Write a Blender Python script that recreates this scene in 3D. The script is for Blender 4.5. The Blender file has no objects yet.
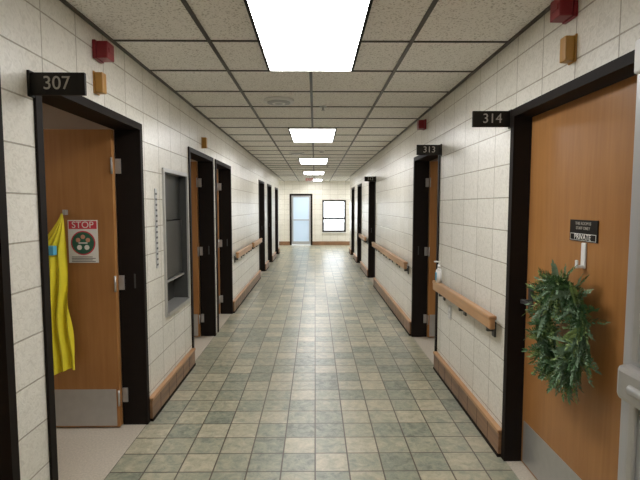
import bpy, bmesh, math, random
from mathutils import Vector, Matrix
random.seed(4)
scn = bpy.context.scene
scn.view_settings.view_transform = 'Standard'

# ------------------------------------------------------------------ materials
def newmat(name):
    m = bpy.data.materials.new(name); m.use_nodes = True
    nt = m.node_tree
    return m, nt, nt.nodes['Principled BSDF']

def pmat(name, col, rough=0.5, metal=0.0, noise=0.0, nscale=20, bump=0.0, emit=None, estr=0, spec=0.5):
    m, nt, b = newmat(name)
    b.inputs['Roughness'].default_value = rough
    b.inputs['Metallic'].default_value = metal
    b.inputs['Specular IOR Level'].default_value = spec
    tc = nt.nodes.new('ShaderNodeTexCoord')
    n = nt.nodes.new('ShaderNodeTexNoise'); n.inputs['Scale'].default_value = nscale
    n.inputs['Detail'].default_value = 4
    nt.links.new(tc.outputs['Object'], n.inputs['Vector'])
    mx = nt.nodes.new('ShaderNodeMix'); mx.data_type = 'RGBA'
    k = 1 - noise
    mx.inputs[6].default_value = (*[c * k for c in col], 1)
    mx.inputs[7].default_value = (*[min(1, c * (1 + noise)) for c in col], 1)
    nt.links.new(n.outputs['Fac'], mx.inputs[0])
    nt.links.new(mx.outputs[2], b.inputs['Base Color'])
    if bump:
        bp = nt.nodes.new('ShaderNodeBump'); bp.inputs['Strength'].default_value = bump
        bp.inputs['Distance'].default_value = 0.01
        nt.links.new(n.outputs['Fac'], bp.inputs['Height'])
        nt.links.new(bp.outputs['Normal'], b.inputs['Normal'])
    if emit:
        b.inputs['Emission Color'].default_value = (*emit, 1)
        b.inputs['Emission Strength'].default_value = estr
    return m

def wood(name, dark, light, axis='Z', rough=0.35, scale=1.0):
    m, nt, b = newmat(name)
    b.inputs['Roughness'].default_value = rough
    tc = nt.nodes.new('ShaderNodeTexCoord')
    mp = nt.nodes.new('ShaderNodeMapping')
    s = {'Z': (14, 14, 0.9), 'Y': (14, 0.9, 14)}[axis]
    mp.inputs['Scale'].default_value = [v * scale for v in s]
    n = nt.nodes.new('ShaderNodeTexNoise'); n.inputs['Scale'].default_value = 2.2
    n.inputs['Detail'].default_value = 7; n.inputs['Distortion'].default_value = 0.6
    n2 = nt.nodes.new('ShaderNodeTexNoise'); n2.inputs['Scale'].default_value = 2.5
    cr = nt.nodes.new('ShaderNodeValToRGB')
    cr.color_ramp.elements[0].position = 0.3; cr.color_ramp.elements[0].color = (*dark, 1)
    cr.color_ramp.elements[1].position = 0.7; cr.color_ramp.elements[1].color = (*light, 1)
    ad = nt.nodes.new('ShaderNodeMath'); ad.operation = 'ADD'
    ml = nt.nodes.new('ShaderNodeMath'); ml.operation = 'MULTIPLY'; ml.inputs[1].default_value = 0.5
    nt.links.new(tc.outputs['Object'], mp.inputs['Vector'])
    nt.links.new(mp.outputs['Vector'], n.inputs['Vector'])
    nt.links.new(tc.outputs['Object'], n2.inputs['Vector'])
    nt.links.new(n.outputs['Fac'], ad.inputs[0]); nt.links.new(n2.outputs['Fac'], ad.inputs[1])
    nt.links.new(ad.outputs[0], ml.inputs[0]); nt.links.new(ml.outputs[0], cr.inputs['Fac'])
    nt.links.new(cr.outputs['Color'], b.inputs['Base Color'])
    return m

def tilewall(name, horiz):
    """cream glazed block, stack bond, horiz = 'Y' or 'X'"""
    m, nt, b = newmat(name)
    tc = nt.nodes.new('ShaderNodeTexCoord')
    sp = nt.nodes.new('ShaderNodeSeparateXYZ'); cb = nt.nodes.new('ShaderNodeCombineXYZ')
    nt.links.new(tc.outputs['Object'], sp.inputs[0])
    nt.links.new(sp.outputs[horiz], cb.inputs['X']); nt.links.new(sp.outputs['Z'], cb.inputs['Y'])
    br = nt.nodes.new('ShaderNodeTexBrick'); br.offset = 0.0; br.squash = 1.0
    br.inputs['Scale'].default_value = 1; br.inputs['Brick Width'].default_value = 0.3
    br.inputs['Row Height'].default_value = 0.2; br.inputs['Mortar Size'].default_value = 0.004
    br.inputs['Mortar Smooth'].default_value = 0.4
    br.inputs['Color1'].default_value = (0.77, 0.735, 0.645, 1)
    br.inputs['Color2'].default_value = (0.82, 0.785, 0.70, 1)
    br.inputs['Mortar'].default_value = (0.47, 0.43, 0.35, 1)
    nt.links.new(cb.outputs[0], br.inputs['Vector'])
    n = nt.nodes.new('ShaderNodeTexNoise'); n.inputs['Scale'].default_value = 38; n.inputs['Detail'].default_value = 3
    n.inputs['Distortion'].default_value = 1.4
    nt.links.new(tc.outputs['Object'], n.inputs['Vector'])
    cr = nt.nodes.new('ShaderNodeValToRGB'); e = cr.color_ramp.elements
    e[0].position = .32; e[0].color = (.88, .875, .86, 1); e[1].position = .56; e[1].color = (1, 1, 1, 1)
    nt.links.new(n.outputs['Fac'], cr.inputs['Fac'])
    mx = nt.nodes.new('ShaderNodeMix'); mx.data_type = 'RGBA'; mx.blend_type = 'MULTIPLY'; mx.inputs[0].default_value = 1
    nt.links.new(br.outputs['Color'], mx.inputs[6]); nt.links.new(cr.outputs['Color'], mx.inputs[7])
    nt.links.new(mx.outputs[2], b.inputs['Base Color'])
    mu = nt.nodes.new('ShaderNodeMath'); mu.operation = 'MULTIPLY'; mu.inputs[1].default_value = 0.5
    nt.links.new(n.outputs['Fac'], mu.inputs[0])
    sb = nt.nodes.new('ShaderNodeMath'); sb.operation = 'SUBTRACT'
    nt.links.new(mu.outputs[0], sb.inputs[0]); nt.links.new(br.outputs['Fac'], sb.inputs[1])
    bp = nt.nodes.new('ShaderNodeBump'); bp.inputs['Strength'].default_value = 0.6; bp.inputs['Distance'].default_value = 0.008
    nt.links.new(sb.outputs[0], bp.inputs['Height']); nt.links.new(bp.outputs['Normal'], b.inputs['Normal'])
    b.inputs['Roughness'].default_value = 0.25
    return m

def floormat():
    m, nt, b = newmat('floor_tile')
    tc = nt.nodes.new('ShaderNodeTexCoord')
    br = nt.nodes.new('ShaderNodeTexBrick'); br.offset = 0.0; br.squash = 1.0
    br.inputs['Scale'].default_value = 1; br.inputs['Brick Width'].default_value = 0.2
    br.inputs['Row Height'].default_value = 0.2; br.inputs['Mortar Size'].default_value = 0.005
    br.inputs['Mortar Smooth'].default_value = 0.3
    br.inputs['Color1'].default_value = (0.0, 0.0, 0.0, 1)
    br.inputs['Color2'].default_value = (1, 1, 1, 1)
    br.inputs['Mortar'].default_value = (0.5, 0.5, 0.5, 1)
    nt.links.new(tc.outputs['Object'], br.inputs['Vector'])
    n = nt.nodes.new('ShaderNodeTexNoise'); n.inputs['Scale'].default_value = 16; n.inputs['Detail'].default_value = 7
    n.inputs['Roughness'].default_value = 0.78; n.inputs['Distortion'].default_value = 0.5
    nt.links.new(tc.outputs['Object'], n.inputs['Vector'])
    a1 = nt.nodes.new('ShaderNodeMath'); a1.operation = 'MULTIPLY'; a1.inputs[1].default_value = 0.52
    a2 = nt.nodes.new('ShaderNodeMath'); a2.operation = 'MULTIPLY_ADD'; a2.inputs[1].default_value = 1.8; a2.inputs[2].default_value = -0.62
    a3 = nt.nodes.new('ShaderNodeMath'); a3.operation = 'ADD'
    nt.links.new(br.outputs['Color'], a1.inputs[0]); nt.links.new(n.outputs['Fac'], a2.inputs[0])
    nt.links.new(a1.outputs[0], a3.inputs[0]); nt.links.new(a2.outputs[0], a3.inputs[1])
    cr = nt.nodes.new('ShaderNodeValToRGB'); e = cr.color_ramp.elements
    e[0].position = 0.08; e[0].color = (0.155, 0.165, 0.125, 1)
    e[1].position = 1.0; e[1].color = (0.56, 0.50, 0.36, 1)
    x = e.new(0.36); x.color = (0.27, 0.285, 0.215, 1)
    x = e.new(0.64); x.color = (0.40, 0.375, 0.265, 1)
    nt.links.new(a3.outputs[0], cr.inputs['Fac'])
    mx = nt.nodes.new('ShaderNodeMix'); mx.data_type = 'RGBA'
    mx.inputs[7].default_value = (0.10, 0.08, 0.055, 1)
    nt.links.new(br.outputs['Fac'], mx.inputs[0]); nt.links.new(cr.outputs['Color'], mx.inputs[6])
    nt.links.new(mx.outputs[2], b.inputs['Base Color'])
    sb = nt.nodes.new('ShaderNodeMath'); sb.operation = 'MULTIPLY_ADD'; sb.inputs[1].default_value = -1.0
    mu = nt.nodes.new('ShaderNodeMath'); mu.operation = 'MULTIPLY'; mu.inputs[1].default_value = 0.8
    nt.links.new(n.outputs['Fac'], mu.inputs[0])
    nt.links.new(br.outputs['Fac'], sb.inputs[0]); nt.links.new(mu.outputs[0], sb.inputs[2])
    bp = nt.nodes.new('ShaderNodeBump'); bp.inputs['Strength'].default_value = 0.42; bp.inputs['Distance'].default_value = 0.007
    nt.links.new(sb.outputs[0], bp.inputs['Height']); nt.links.new(bp.outputs['Normal'], b.inputs['Normal'])
    b.inputs['Roughness'].default_value = 0.29
    b.inputs['IOR'].default_value = 1.55
    return m

def ceilmat():
    m, nt, b = newmat('acoustic_tile')
    tc = nt.nodes.new('ShaderNodeTexCoord')
    n = nt.nodes.new('ShaderNodeTexNoise'); n.inputs['Scale'].default_value = 95; n.inputs['Detail'].default_value = 3
    nt.links.new(tc.outputs['Object'], n.inputs['Vector'])
    cr = nt.nodes.new('ShaderNodeValToRGB'); e = cr.color_ramp.elements
    e[0].position = 0.33; e[0].color = (0.55, 0.51, 0.46, 1)
    e[1].position = 0.46; e[1].color = (0.92, 0.89, 0.84, 1)
    nt.links.new(n.outputs['Fac'], cr.inputs['Fac']); nt.links.new(cr.outputs['Color'], b.inputs['Base Color'])
    bp = nt.nodes.new('ShaderNodeBump'); bp.inputs['Strength'].default_value = 0.3; bp.inputs['Distance'].default_value = 0.004
    nt.links.new(n.outputs['Fac'], bp.inputs['Height']); nt.links.new(bp.outputs['Normal'], b.inputs['Normal'])
    b.inputs['Roughness'].default_value = 0.9
    return m

WALLY = tilewall('glazed_block_side', 'Y'); WALLX = tilewall('glazed_block_end', 'X')
FLOOR = floormat(); CEIL = ceilmat()
WOODD = wood('door_wood', (0.32, 0.135, 0.038), (0.45, 0.215, 0.070), 'Z')
WOODR = wood('rail_wood', (0.38, 0.19, 0.08), (0.53, 0.30, 0.14), 'Y')
WOODB = wood('base_wood', (0.11, 0.055, 0.027), (0.33, 0.175, 0.085), 'Y', rough=0.4)
BLACK = pmat('frame_black', (0.012, 0.008, 0.006), 0.6, noise=0.2, spec=0.15)
SIGN = pmat('sign_black', (0.016, 0.013, 0.010), 0.5, spec=.2)
STEEL = pmat('brushed_steel', (0.50, 0.49, 0.47), 0.38, 0.6, noise=0.1)
STEELD = pmat('dark_steel', (0.075, 0.075, 0.07), 0.4, 0.4, noise=0.15)
ALU = pmat('painted_aluminium', (0.48, 0.48, 0.48), 0.35, 0.3)
WHITE = pmat('white_plastic', (0.8, 0.79, 0.76), 0.45)
LETTER = pmat('sign_letter', (0.40, 0.37, 0.32), 0.5)
RED = pmat('red_plastic', (0.22, 0.008, 0.014), 0.4)
AMBER = pmat('amber_lens', (0.44, 0.22, 0.04), 0.4)
GRIDM = pmat('ceiling_bar', (0.06, 0.05, 0.04), 0.4)
PLASTER = pmat('room_plaster', (0.72, 0.62, 0.52), 0.8, noise=0.04)
RCEIL = pmat('room_ceiling', (0.74, 0.63, 0.55), 0.9, noise=0.08, nscale=60)
TERR = pmat('room_terrazzo', (0.55, 0.49, 0.40), 0.4, noise=0.35, nscale=90)
YELLOW = pmat('yellow_cloth', (0.85, 0.72, 0.04), 0.35, noise=0.1, nscale=15)
BLUE = pmat('blue_box', (0.10, 0.42, 0.62), 0.5)
PAPER = pmat('paper', (0.82, 0.80, 0.74), 0.6)
PRED = pmat('poster_red', (0.62, 0.05, 0.07), 0.6)
PGREEN = pmat('poster_green', (0.03, 0.12, 0.07), 0.6)
PTAN = pmat('poster_tan', (0.60, 0.28, 0.18), 0.6)
LEAF1 = pmat('leaf_dark', (0.065, 0.145, 0.05), 0.55, noise=0.35, nscale=30)
LEAF2 = pmat('leaf_sage', (0.17, 0.26, 0.155), 0.6, noise=0.3, nscale=30)
LEAF3 = pmat('leaf_yellowgreen', (0.22, 0.31, 0.10), 0.55, noise=0.3, nscale=30)
TWIG = pmat('twig', (0.10, 0.06, 0.03), 0.8)
LAMP = pmat('lamp_diffuser', (0.9, 0.9, 0.9), 0.5, emit=(0.985, 0.99, 1.0), estr=15.5)
LAMPR = pmat('room_lamp_diffuser', (0.9, 0.9, 0.9), 0.5, emit=(1.0, 0.96, 0.90), estr=6.5)
EXITM = pmat('exit_letters', (0.5, 0.05, 0.03), 0.4, emit=(1, 0.1, 0.05), estr=.25)
CONC = pmat('concrete', (0.5, 0.5, 0.48), 0.8, noise=0.1)
FROST, _nt, _b = newmat('frosted_glass')
_b.inputs['Base Color'].default_value = (0.62, 0.74, 0.85, 1); _b.inputs['Roughness'].default_value = 0.5
_b.inputs['Transmission Weight'].default_value = 0.35

# ------------------------------------------------------------------ mesh builder
class B:
    def __init__(s): s.bm = bmesh.new(); s.mats = []
    def mi(s, m):
        if m not in s.mats: s.mats.append(m)
        return s.mats.index(m)
    def box(s, x0, x1, y0, y1, z0, z1, m, bev=0.0, rot=None):
        cx, cy, cz = (x0+x1)/2, (y0+y1)/2, (z0+z1)/2
        M = Matrix.Translation((cx, cy, cz))
        if rot: M = M @ rot
        M = M @ Matrix.Diagonal((abs(x1-x0), abs(y1-y0), abs(z1-z0), 1))
        r = bmesh.ops.create_cube(s.bm, size=1, matrix=M)
        fs = set(f for v in r['verts'] for f in v.link_faces)
        i = s.mi(m)
        for f in fs: f.material_index = i
        if bev:
            es = list(set(e for v in r['verts'] for e in v.link_edges))
            rr = bmesh.ops.bevel(s.bm, geom=es, offset=bev, segments=2, affect='EDGES', profile=0.5)
            for f in rr['faces']: f.material_index = i
    def cyl(s, c, r, h, axis, m, r2=None, seg=24):
        R = {'X': Matrix.Rotation(math.pi/2, 4, 'Y'), 'Y': Matrix.Rotation(-math.pi/2, 4, 'X'), 'Z': Matrix.Identity(4)}[axis]
        q = bmesh.ops.create_cone(s.bm, cap_ends=True, segments=seg, radius1=r, radius2=r if r2 is None else r2,
                                  depth=h, matrix=Matrix.Translation(c) @ R)
        i = s.mi(m)
        for f in set(f for v in q['verts'] for f in v.link_faces): f.material_index = i; f.smooth = len(f.verts) == 4
    def text(s, txt, size, loc, rz, m, ext=0.001):
        cu = bpy.data.curves.new('t', 'FONT'); cu.body = txt; cu.size = size; cu.extrude = ext
        cu.align_x = 'CENTER'; cu.align_y = 'CENTER'
        o = bpy.data.objects.new('t', cu); scn.collection.objects.link(o)
        bpy.context.view_layer.update()
        me = bpy.data.meshes.new_from_object(o)
        M = Matrix.Translation(loc) @ Matrix.Rotation(rz, 4, 'Z') @ Matrix.Rotation(math.pi/2, 4, 'X')
        me.transform(M)
        n0 = len(s.bm.faces)
        s.bm.from_mesh(me); s.bm.faces.ensure_lookup_table()
        i = s.mi(m)
        for f in s.bm.faces[n0:]: f.material_index = i
        bpy.data.objects.remove(o); bpy.data.curves.remove(cu); bpy.data.meshes.remove(me)
    def done(s, name):
        me = bpy.data.meshes.new(name)
        s.bm.to_mesh(me); s.bm.free()
        for m in s.mats: me.materials.append(m)
        o = bpy.data.objects.new(name, me); scn.collection.objects.link(o)
        return o

XL, XR, H, T = -1.20, 1.16, 2.52, 0.15
YB, YC, YE = -3.0, 15.4, 18.3
DH = 2.11

left_doors = [(0.60, 1.80), (2.02, 3.24), (4.43, 5.48), (5.60, 6.62), (9.9, 10.95), (11.7, 12.75), (13.9, 14.9)]
right_doors = [(1.62, 2.74), (4.30, 5.42), (8.85, 9.95), (11.5, 12.55), (13.6, 14.6)]

# ------------------------------------------------------------------ shell
def sidewall(name, x0, x1, holes):
    b = B(); y = YB
    for (a, c, z0, z1) in sorted(holes):
        b.box(x0, x1, y, a, 0, H, WALLY)
        b.box(x0, x1, a, c, z1, H, WALLY)
        if z0 > 0: b.box(x0, x1, a, c, 0, z0, WALLY)
        y = c
    b.box(x0, x1, y, YC, 0, H, WALLY)
    return b.done(name)
CAB = (3.66, 4.36, 0.66, 1.85)
sidewall('wall_left', XL-T, XL, [(a, c, 0, DH) for a, c in left_doors] + [CAB])
sidewall('wall_right', XR, XR+T, [(a, c, 0, DH) for a, c in right_doors])
b = B(); b.box(-1.35, 1.31, YB-0.15, YB, 0, H, WALLX); b.done('wall_back')
b = B(); b.box(XL, XR, YB, YC, -0.1, 0, FLOOR)
b.box(-3.2, 3.2, YC, YE, -0.1, 0, FLOOR); b.done('floor')
b = B(); b.box(XL-0.1, XR+0.1, YB, YC, H, H+0.1, CEIL); b.box(-3.2, 3.2, YC, YE, H, H+0.1, CEIL); b.done('ceiling')
# lobby
WIN = (0.29, 1.22, 0.52, 1.78); EXD = (-1.0, -0.10)
b = B()
b.box(-3.2, EXD[0], YE, YE+0.15, 0, H, WALLX); b.box(EXD[0], EXD[1], YE, YE+0.15, 2.03, H, WALLX)
b.box(EXD[1], WIN[0], YE, YE+0.15, 0, H, WALLX)
b.box(WIN[0], WIN[1], YE, YE+0.15, 0, WIN[2], WALLX); b.box(WIN[0], WIN[1], YE, YE+0.15, WIN[3], H, WALLX)
b.box(WIN[1], 1.9, YE, YE+0.15, 0, H, WALLX)
b.box(1.9, 2.8, YE, YE+0.15, 0, WIN[2], WALLX); b.box(1.9, 2.8, YE, YE+0.15, WIN[3], H, WALLX); b.box(2.8, 3.2, YE, YE+0.15, 0, H, WALLX)
b.done('wall_end')
b = B(); b.box(-3.35, -3.2, YC, YE+0.15, 0, H, WALLY); b.box(-3.2, XL-T, YC-0.15, YC, 0, H, WALLX); b.done('wall_lobby_left')
b = B()
b.box(3.2, 3.35, YC, 15.8, 0, H, WALLY); b.box(3.2, 3.35, 15.8, 17.9, 0, .5, WALLY); b.box(3.2, 3.35, 15.8, 17.9, 2.1, H, WALLY); b.box(3.2, 3.35, 17.9, YE+.15, 0, H, WALLY)
b.box(XR+T, 3.2, YC-0.15, YC, 0, H, WALLX); b.done('wall_lobby_right')
def window(name, x0, x1, z0, z1):
    b = B(); y0, y1 = YE-0.02, YE+0.1; w = 0.065
    b.box(x0, x0+w, y0, y1, z0, z1, BLACK); b.box(x1-w, x1, y0, y1, z0, z1, BLACK)
    b.box(x0+w, x1-w, y0, y1, z0, z0+w, BLACK); b.box(x0+w, x1-w, y0, y1, z1-w, z1, BLACK)
    b.box(x0+w, x1-w, y0+.03, y1-.02, z0+(z1-z0)*0.40, z0+(z1-z0)*0.40+0.07, BLACK)
    b.box(x0-0.03, x1+0.03, YE-0.06, YE-0.02, z0-0.03, z0, WHITE)
    b.done(name)
window('window_1', *WIN); window('window_2', 1.9, 2.8, WIN[2], WIN[3])
b = B()
for (ya, yb) in ((15.8, 15.86), (16.82, 16.88), (17.84, 17.9)): b.box(3.18, 3.3, ya, yb, .5, 2.1, BLACK)
for z in (.5, 2.04): b.box(3.18, 3.3, 15.86, 16.82, z, z+.06, BLACK); b.box(3.18, 3.3, 16.88, 17.84, z, z+.06, BLACK)
b.done('window_3')
# exit door, glazed
b = B(); x0, x1 = EXD
b.box(x0, x0+.07, YE-.02, YE+.12, 0, 2.03, BLACK); b.box(x1-.07, x1, YE-.02, YE+.12, 0, 2.03, BLACK); b.box(x0+.07, x1-.07, YE-.02, YE+.12, 1.96, 2.03, BLACK)
lx0, lx1 = x0+.07, x1-.07
b.box(lx0, lx0+.07, YE+.02, YE+.06, 0.01, 1.96, ALU); b.box(lx1-.07, lx1, YE+.02, YE+.06, 0.01, 1.96, ALU)
b.box(lx0+.07, lx1-.07, YE+.02, YE+.06, 0.01, 0.15, ALU); b.box(lx0+.07, lx1-.07, YE+.02, YE+.06, 1.89, 1.96, ALU)
b.box(lx0+.07, lx1-.07, YE+.035, YE+.042, 0.15, 1.89, FROST)
b.box(lx0+.03, lx1-.03, YE-.04, YE-.015, 0.98, 1.02, ALU); b.box(lx0+.03, lx0+.07, YE-.04, YE+.02, .96, 1.04, ALU); b.box(lx1-.07, lx1-.03, YE-.04, YE+.02, .96, 1.04, ALU)
b.done('door_exit')
b = B(); b.box(-15, 25, YE+.15, YE+30, -0.25, -0.15, CONC); b.box(3.35, 25, 10, YE+.15, -.25, -.15, CONC); b.done('ground_outside')

# side rooms
def rooms(side, xin, xout, parts, ya, yb):
    lo, hi = min(xin, xout), max(xin, xout)
    b = B(); b.box(lo, hi, ya, yb, -0.1, 0, TERR)
    b.done('floor_rooms_' + side)
    b = B(); b.box(lo, hi, ya, yb, 2.45, 2.55, RCEIL)
    y = ya+.3
    while y < yb:
        b.box(lo, hi, y-.012, y+.012, 2.444, 2.45, GRIDM); y += .6
    b.done('ceiling_rooms_' + side)
    s = 1 if xout > 0 else -1
    b = B(); b.box(xout, xout+s*0.1, ya, yb, 0, 2.45, PLASTER)
    for p in parts: b.box(xin, xout, p-.04, p+.04, 0, 2.45, PLASTER)
    b.done('wall_rooms_' + side)
rooms('left', XL-T, -4.4, [0.04, 1.90, 4.16, 5.54, 8.0, 11.3, 13.3, 15.2], 0.0, 15.24)
rooms('right', XR+T, 4.2, [3.3, 7.0, 10.6, 13.1, 15.2], 3.26, 15.24)
b = B()
for (a, c) in left_doors: b.box(XL-T, XL, a+.0, c, -0.1, 0.0, TERR)
for (a, c) in right_doors: b.box(XR, XR+T, a, c, -0.1, 0.0, TERR)
b.done('trim_thresholds')

# ------------------------------------------------------------------ ceiling grid
b = B(); z0 = H-0.008
for x in (XL+0.012, -0.62, -0.03, 0.57, XR-0.012): b.box(x-.011, x+.011, YB, YC, z0, H, GRIDM)
y = 2.8 - 0.6*9
while y < YE:
    if y < YC: b.box(XL, XR, y-.007, y+.007, z0+.001, H, GRIDM)
    else: b.box(-3.2, 3.2, y-.007, y+.007, z0+.001, H, GRIDM)
    y += 0.6
for x in (-2.4, -1.8, -1.2, -0.62, -0.03, 0.57, 1.2, 1.8, 2.4): b.box(x-.012, x+.012, YC, YE, z0, H, GRIDM)
b.done('ceiling_grid')

def light(x, y0, y1, w=0.6, mat=LAMP, z=H, name='ceiling_light'):
    b = B(); hw = w/2; t = 0.016; zb = z-0.022
    b.box(x-hw, x-hw+t, y0, y1, zb, z-.001, BLACK if mat is LAMP else WHITE); b.box(x+hw-t, x+hw, y0, y1, zb, z-.001, BLACK if mat is LAMP else WHITE)
    b.box(x-hw+t, x+hw-t, y0, y0+t, zb, z-.001, WHITE); b.box(x-hw+t, x+hw-t, y1-t, y1, zb, z-.001, WHITE)
    b.box(x-hw+t, x+hw-t, y0+t, y1-t, zb+.005, z-.002, mat)
    b.done(name)
for y in (-1.4, 2.15, 5.8, 9.4, 13.0, 16.6): light(-0.03, y, y+1.2)
light(-2.1, 16.6, 17.8); light(2.1, 16.6, 17.8)  # out-of-view lobby side lamps, added to brighten the far floor
for (x, y) in ((-3.0, 2.1), (-3.0, 4.55), (-2.6, 6.6), (-2.6, 9.6), (-2.6, 11.9), (2.6, 4.2), (2.6, 8.6), (2.6, 11.2)):
    light(x, y, y+0.6, 0.6, LAMPR, 2.45)

for (x, y, r) in ((-0.33, 4.32, 0.14), (-0.33, 8.5, 0.14), (0.12, 8.2, .05)):
    b = B(); b.cyl((x, y, H-.012), r, .022, 'Z', WHITE, r2=r, seg=40); b.cyl((x, y, H-.026), r*.75, .01, 'Z', ALU, seg=40)
    for k in range(3): b.cyl((x, y, H-.033-.001*k), r*(.6-.17*k), .006, 'Z', WHITE if k % 2 else ALU, seg=32)
    b.done('ceiling_speaker')
for (x, y) in ((0.08, 4.6), (0.3, 11.3)):
    b = B(); b.cyl((x, y, H-.004), .035, .008, 'Z', ALU); b.cyl((x, y, H-.02), .01, .03, 'Z', STEEL); b.cyl((x, y, H-.038), .018, .004, 'Z', STEEL); b.done('fire_sprinkler')

# ------------------------------------------------------------------ doors
def door(name, side, y0, y1, state, knob=True):
    b = B(); f = 0.045
    xw = XL if side < 0 else XR
    def bx(d0, d1, ya, yb, z0, z1, m, bev=0):
        xa, xb = xw+side*d0, xw+side*d1
        b.box(min(xa, xb), max(xa, xb), ya, yb, z0, z1, m, bev)
    bx(-.012, T+.012, y0, y0+f, 0, DH, BLACK); bx(-.012, T+.012, y1-f, y1, 0, DH, BLACK)
    bx(-.012, T+.012, y0+f, y1-f, DH-f, DH, BLACK)
    bx(.10 if state == 'open' else .135, T, y0+f, y0+f+.015, 0, DH-f, BLACK)
    lz = DH-f-.005; W = y1-y0-2*f-.01
    if state == 'closed':
        bx(.09, .135, y0+f+.005, y1-f-.005, .008, lz, WOODD, .002)
        bx(.087, .09, y0+f+.03, y1-f-.03, .02, .27, STEEL)
        yk = y1-f-.07
        bx(.083, .09, yk-.03, yk+.03, .93, 1.10, STEELD, .002)
        xa = xw+side*.06
        b.cyl((xa, yk, 1.0), .012, .06, 'X', STEELD)
        bx(.03, .048, yk-.12, yk+.012, .99, 1.01, STEELD, .004)
        return b.done(name)
    yf = y1-f-.008
    xh = T+.012
    bx(xh, xh+W, yf-.045, yf, .01, lz, WOODD, .002)
    bx(xh+.02, xh+W-.02, yf-.048, yf-.045, .02, .28, STEEL)
    bx(xh+W-.08, xh+W-.04, yf-.052, yf-.045, .95, 1.1, STEELD)
    b.cyl((xw+side*(xh+W-.06), yf-.075, 1.02), .011, .06, 'Y', STEELD)
    bx(xh+W-.17, xh+W-.05, yf-.112, yf-.098, 1.01, 1.03, STEELD, .003)
    for z in (.22, 1.02, 1.82):
        b.cyl((xw+side*(xh-.002), yf-.055, z), .007, .11, 'Z', STEEL)
        bx(xh-.04, xh-.004, yf-.002, yf+.0075, z-.05, z+.05, STEEL)
    bx(.045, .056, y1-f-.004, y1-f, .98, 1.08, STEELD)
    return b.done(name)
k = 1
for i, (a, c) in enumerate(left_doors):
    door('door_%d' % k, -1, a, c, 'closed' if i == 0 else 'open'); k += 1
for i, (a, c) in enumerate(right_doors):
    door('door_%d' % k, 1, a, c, 'closed' if i == 0 else 'open'); k += 1

# ------------------------------------------------------------------ baseboards
def base(name, side, segs):
    b = B(); xw = XL if side < 0 else XR
    for (a, c) in segs:
        x1, x2 = xw, xw-side*.03
        b.box(min(x1, x2), max(x1, x2), a, c, .02, .165, WOODB, .003)
        x2 = xw-side*.034
        b.box(min(x1, x2), max(x1, x2), a, c, 0, .02, BLACK)
        x2 = xw-side*.036
        b.box(min(x1, x2), max(x1, x2), a, c, .150, .172, WOODR, .003)
        y = a+.18
        while y < c-.05:
            x2 = xw-side*.0305
            b.box(min(x1, x2), max(x1, x2), y-.002, y+.002, .02, .15, BLACK); y += .2
    b.done(name)
def gaps(doors):
    y = YB; o = []
    for a, c in doors:
        if a-y > .15: o.append((y+.002, a-.002))
        y = c
    o.append((y+.002, YC)); return o
base('baseboard_left', -1, [g for g in gaps(left_doors) if g[0] > 3 or g[1] < 1])
base('baseboard_right', 1, gaps(right_doors))
b = B()
for (a, c) in ((-3.2, EXD[0]), (EXD[1], 3.2)): b.box(a, c, YE-.03, YE, 0, .15, WOODB)
b.done('baseboard_end')

# ------------------------------------------------------------------ handrails
def rail(side, ya, yb, z=.83):
    b = B(); xw = XL if side < 0 else XR
    def bx(d0, d1, y0, y1, z0, z1, m, bev=0):
        xa, xb = xw-side*d0, xw-side*d1
        b.box(min(xa, xb), max(xa, xb), y0, y1, z0, z1, m, bev)
    bx(.045, .08, ya, yb, z-.045, z+.035, WOODR, .008)
    bx(.035, .085, ya, yb, z+.015, z+.042, WOODR, .008)
    bx(.042, .046, ya+.02, yb-.02, z-.03, z+.0, BLACK)
    n = max(2, int((yb-ya)/.6)+1)
    for i in range(n):
        y = ya+.12+(yb-ya-.24)*i/(n-1)
        bx(0, .012, y-.025, y+.025, z-.12, z-.02, STEELD, .003)
        bx(.01, .055, y-.012, y+.012, z-.085, z-.044, STEELD, .003)
    b.done('handrail')
rail(1, 2.80, 4.19); rail(1, 5.55, 8.75); rail(1, 10.05, 11.4); rail(-1, 6.75, 8.2); rail(-1, 8.5, 9.8)

# ------------------------------------------------------------------ blade number signs
def sign(side, y, txt, w=.22):
    b = B(); xw = XL if side < 0 else XR
    xa, xb = xw, xw-side*w
    lo, hi = min(xa, xb), max(xa, xb)
    b.box(lo, hi, y-.008, y+.008, 2.015, 2.108, SIGN, .002)
    b.box(min(xw, xw-side*.010), max(xw, xw-side*.010), y-.018, y+.018, 2.008, 2.115, SIGN)
    b.text(txt, .078, ((lo+hi)/2, y-.0092, 2.062), 0, LETTER)
    b.text(txt, .078, ((lo+hi)/2, y+.0092, 2.062), math.pi, LETTER)
    b.done('room_number_sign')
sign(-1, 2.00, '307', .235); sign(1, 2.765, '314', .23); sign(1, 4.27, '313', .23); sign(1, 8.82, '312')

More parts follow.
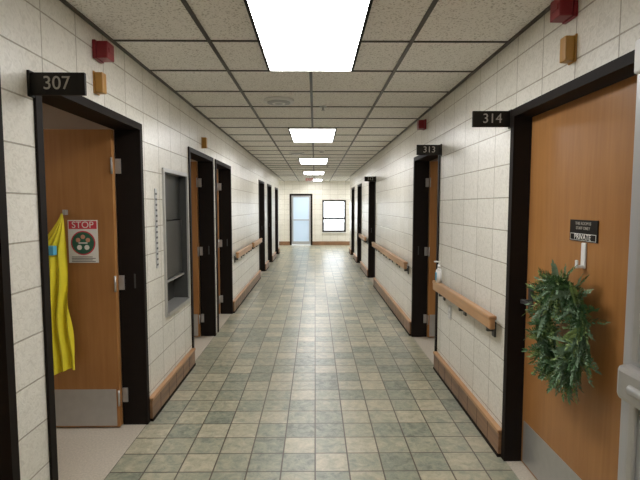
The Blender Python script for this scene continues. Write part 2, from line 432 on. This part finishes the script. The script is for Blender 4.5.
# ------------------------------------------------------------------ alarms / call lights
def alarm(side, y, z):
    b = B(); xw = XL if side < 0 else XR
    def bx(d0, d1, y0, y1, z0, z1, m, bev=0):
        xa, xb = xw-side*d0, xw-side*d1
        b.box(min(xa, xb), max(xa, xb), y0, y1, z0, z1, m, bev)
    bx(0, .02, y-.05, y+.05, z-.05, z+.05, RED, .004)
    bx(.02, .08, y-.045, y+.045, z-.045, z+.045, RED, .005)
    bx(.08, .084, y-.03, y+.03, z-.012, z+.012, RED, .001)
    b.done('fire_alarm_strobe')
def call(side, y, z):
    b = B(); xw = XL if side < 0 else XR
    def bx(d0, d1, y0, y1, z0, z1, m, bev=0):
        xa, xb = xw-side*d0, xw-side*d1
        b.box(min(xa, xb), max(xa, xb), y0, y1, z0, z1, m, bev)
    bx(0, .006, y-.032, y+.032, z-.06, z+.06, AMBER, .002)
    bx(.006, .05, y-.025, y+.025, z-.055, z+.055, AMBER, .006)
    b.done('nurse_call_light')
alarm(-1, 2.62, 2.395); call(-1, 2.60, 2.22)
alarm(1, 2.14, 2.435); call(1, 2.12, 2.25)
alarm(1, 4.92, 2.40); call(-1, 5.0, 2.22)

# ------------------------------------------------------------------ recessed wall cabinet
b = B(); a, c, z0, z1 = CAB; f = .03
b.box(XL-.14, XL-.13, a, c, z0, z1, STEELD)
b.box(XL-.13, XL+.015, a, a+f, z0, z1, STEEL); b.box(XL-.13, XL+.0, c-f, c, z0, z1, STEELD)
b.box(XL+.0, XL+.016, c-f, c, z0, z1, STEEL)
b.box(XL-.13, XL+.015, a+f, c-f, z1-f, z1, STEEL); b.box(XL-.13, XL+.025, a+f, c-f, z0, z0+f, STEEL)
b.box(XL-.13, XL-.06, a+f, c-f, z1-.42, z1-f, STEELD)
b.box(XL-.13, XL-.045, a+f+.01, c-f-.01, z0+f+.25, z1-.43, STEELD)
b.box(XL-.043, XL-.02, a+f+.03, a+f+.05, z0+.5, z0+.72, ALU)
b.box(XL-.13, XL-.03, a+f, c-f, z0+f+.22, z0+f+.235, STEEL)
b.done('recessed_wall_cabinet')
b = B(); b.box(XL, XL+.008, 3.475, 3.515, 1.08, 1.68, ALU, .003)
for i in range(14): b.box(XL+.008, XL+.010, 3.48, 3.51, 1.10+i*.041, 1.115+i*.041, STEELD)
b.done('wall_vent_grille')

# ------------------------------------------------------------------ poster on open door 307
YF = 3.24-.045-.008-.045
b = B(); y = YF-.002; x0, x1, pz0, pz1 = -1.670, -1.470, 1.165, 1.455
b.box(x0, x1, y-.001, y+.0005, pz0, pz1, PAPER)
b.box(x0+.006, x1-.006, y-.002, y-.001, pz1-.06, pz1-.006, PRED)
b.text('STOP', .062, ((x0+x1)/2, y-.0026, pz1-.034), 0, PAPER, .0004)
cx, cz = (x0+x1)/2, pz0+.135
b.cyl((cx, y-.0022, cz), .082, .001, 'Y', PRED, seg=40); b.cyl((cx, y-.0032, cz), .074, .001, 'Y', PGREEN, seg=40)
for (dx, dz) in ((-.033, .02), (.0, .042), (.033, .02)):
    b.cyl((cx+dx, y-.0042, cz+dz), .015, .001, 'Y', PTAN, seg=20)
for dx in (-.025, .025): b.cyl((cx+dx, y-.0042, cz-.03), .017, .001, 'Y', PAPER, seg=20)
b.box(cx-.03, cx+.03, y-.0055, y-.0045, cz-.004, cz+.004, PAPER)
for i in range(4): b.box(x0+.02, x1-.02-.02*(i % 2), y-.002, y-.001, pz0+.008+i*.010, pz0+.012+i*.010, STEELD)
b.done('stop_poster')

# yellow gown hanging on the door
b = B(); NX, NZ = 70, 40; yb = YF-.03
grid = []
for j in range(NZ+1):
    t = j/NZ; z = 1.50-t*1.06; row = []
    xr = -1.670+.045*t+.008*math.sin(t*9)
    w = .012+.20*min(1, (t/.24))**1.2+.04*t
    for i in range(NX+1):
        u = i/NX
        yy = yb-.03-.05*math.sin(u*math.pi)*min(1, t*4)-.020*math.sin(u*30+t*5+1.2*math.sin(t*11))*min(1, t*2)
        row.append(b.bm.verts.new((xr-w+w*u, yy, z + .012*math.sin(u*9)*t)))
    grid.append(row)
mi = b.mi(YELLOW)
for j in range(NZ):
    for i in range(NX):
        fc = b.bm.faces.new((grid[j][i], grid[j+1][i], grid[j+1][i+1], grid[j][i+1])); fc.material_index = mi; fc.smooth = True
b.box(-1.687, -1.665, YF-.035, YF-.0005, 1.49, 1.525, STEEL, .003)
b.box(-1.745, -1.695, yb-.115, yb-.07, 1.23, 1.29, BLUE, .003)
b.done('yellow_isolation_gown')

# ------------------------------------------------------------------ PRIVATE sign + hook + wreath on 314
XF = XR+.0895
b = B(); ys = 2.13
b.box(XF-.006, XF, ys-.11, ys+.11, 1.385, 1.485, SIGN, .001)
b.box(XF-.0065, XF-.006, ys-.103, ys+.103, 1.389, 1.421, PAPER)
b.box(XF-.007, XF-.0062, ys-.100, ys+.100, 1.391, 1.419, SIGN)
b.text('PRIVATE', .036, (XF-.0078, ys, 1.405), -math.pi/2, PAPER, .0004)
b.text('THIS ROOM IS', .020, (XF-.0068, ys, 1.468), -math.pi/2, LETTER, .0004)
b.text('STAFF ONLY', .020, (XF-.0068, ys, 1.446), -math.pi/2, LETTER, .0004)
b.done('private_sign')
b = B(); b.box(XF-.010, XF, 2.10, 2.135, 1.26, 1.38, WHITE, .005); b.box(XF-.035, XF-.010, 2.108, 2.127, 1.262, 1.275, WHITE, .003)
b.box(XF-.040, XF-.032, 2.108, 2.127, 1.262, 1.30, WHITE, .003)
b.done('adhesive_wall_hook')

b = B(); WC = Vector((XF-.07, 2.14, .985)); R = .145
def frame_at(t):
    rad = Vector((0, math.cos(t), math.sin(t))); tan = Vector((0, -math.sin(t), math.cos(t)))
    return WC+rad*R+Vector((0, 0, .055*math.sin(t))), rad, tan
NXn = Vector((-1, 0, 0))
seg, rs = 48, 6
rings = []
for i in range(seg):
    p, rad, tan = frame_at(2*math.pi*i/seg)
    rings.append([b.bm.verts.new(p+rad*.014*math.cos(2*math.pi*j/rs)+NXn*.014*math.sin(2*math.pi*j/rs)) for j in range(rs)])
ti = b.mi(TWIG)
for i in range(seg):
    for j in range(rs):
        fc = b.bm.faces.new((rings[i][j], rings[(i+1) % seg][j], rings[(i+1) % seg][(j+1) % rs], rings[i][(j+1) % rs])); fc.material_index = ti
def leaf(p, d, n, L, W, m):
    d = d.normalized(); s = d.cross(n)
    if s.length < 1e-3: return
    s.normalize(); n = s.cross(d)
    pts = [p.copy(), p+d*L*.35+s*W+n*W*.35, p+d*L*.7+s*W*.75+n*W*.2, p+d*L-n*.15*L, p+d*L*.7-s*W*.75+n*W*.2, p+d*L*.35-s*W+n*W*.35]
    mid = p+d*L*.45
    for q in pts+[mid]:
        if q.x > XF-.004: q.x = XF-.004
    vs = [b.bm.verts.new(q) for q in pts]; vm = b.bm.verts.new(mid); mi = b.mi(m)
    for i in range(6):
        fc = b.bm.faces.new((vs[i], vs[(i+1) % 6], vm)); fc.material_index = mi; fc.smooth = True
for sidx in range(450):
    t = random.uniform(0, 2*math.pi)
    p, rad, tan = frame_at(t)
    fat = 1.0+.15*max(0, math.sin(t+.5))
    d = (tan*random.choice((1, 1, -.5))*random.uniform(.2, 1)+rad*random.uniform(-.9, .85)+NXn*random.uniform(-.1, .7)+Vector((0, 0, -.2))).normalized()
    L = random.uniform(.07, .125)*fat
    kind = random.random(); m = LEAF1 if kind < .45 else (LEAF2 if kind < .8 else LEAF3)
    n = random.randint(7, 10); up = Vector((random.uniform(-1, 0), random.uniform(-.5, .5), random.uniform(-.5, .5))).normalized()
    side = d.cross(up).normalized()
    for i in range(n):
        f = (i+.5)/n; q = p+d*L*f+Vector((0, 0, -.03*f*f))
        ll = (.034 if m is LEAF1 else .028)*(1.1-.5*f); ww = ll*(.17 if m is LEAF1 else .34)
        for sg in (-1, 1):
            leaf(q, d*.8+side*sg*random.uniform(.5, .9)+up*random.uniform(-.2, .4), up, ll, ww, m)
    leaf(p+d*L+Vector((0, 0, -.03)), d, up, .03, .005, m)
b.done('evergreen_wreath')

# ------------------------------------------------------------------ fire door leaf held open against right wall
b = B(); x0, x1, y0, y1 = 1.08, 1.118, .55, 1.575
b.box(x0, x1, y0, y1, .012, 2.11, ALU, .003)
b.box(x0-.004, x0, y0+.12, y0+.30, 1.15, 1.75, STEELD)
b.box(x0-.06, x0, y1-.20, y1-.05, .90, 1.02, STEEL, .02)
b.box(x0-.055, x0, y0+.05, y0+.17, .92, 1.01, STEEL, .012)
b.cyl((x0-.055, (y0+y1)/2, .955), .017, y1-y0-.25, 'Y', STEEL)
b.box(x0-.015, x0, y1-.09, y1-.06, 1.03, 2.0, STEEL, .004); b.box(x0-.015, x0, y1-.09, y1-.06, .1, .9, STEEL, .004)
b.box(x0-.035, x0, y1-.12, y1-.03, 1.98, 2.09, WHITE, .008)
b.done('fire_door')

# hand sanitiser bottle standing on rail end
b = B(); cx, cy, zz = XR-.06, 4.06, .872
b.cyl((cx, cy, zz+.055), .026, .11, 'Z', WHITE); b.cyl((cx, cy, zz+.12), .026, .02, 'Z', WHITE, r2=.011)
b.cyl((cx, cy, zz+.145), .012, .03, 'Z', WHITE); b.cyl((cx, cy, zz+.17), .005, .03, 'Z', WHITE)
b.box(cx-.045, cx+.008, cy-.007, cy+.007, zz+.18, zz+.192, WHITE, .003); b.box(cx-.028, cx-.0255, cy-.02, cy+.02, zz+.02, zz+.09, BLUE)
b.done('hand_sanitizer_bottle')

b = B(); b.box(XR-.006, XR, 3.86, 3.94, .58, .70, STEEL, .002)
for z in (.615, .665): b.box(XR-.008, XR-.006, 3.885, 3.915, z-.015, z+.015, WHITE)
b.done('wall_outlet')

b = B(); b.box(-.31, -.05, 15.2, 15.24, 2.33, 2.47, WHITE, .004); b.box(-.19, -.17, 15.21, 15.23, 2.47, 2.52, ALU)
b.text('EXIT', .12, (-.18, 15.198, 2.40), 0, EXITM); b.done('exit_sign')

# ------------------------------------------------------------------ world
w = bpy.data.worlds.new('World'); scn.world = w; w.use_nodes = True
bg = w.node_tree.nodes['Background']; bg.inputs[0].default_value = (0.90, 0.95, 1.0, 1); bg.inputs[1].default_value = 5.0

cam = bpy.data.cameras.new('camera'); co = bpy.data.objects.new('camera', cam); scn.collection.objects.link(co)
cam.sensor_width = 36; cam.lens = 26.0; cam.clip_start = .05
co.location = (0, 0, 1.55)
co.rotation_euler = (math.radians(90-4.21), 0, math.radians(-0.62))
scn.camera = co
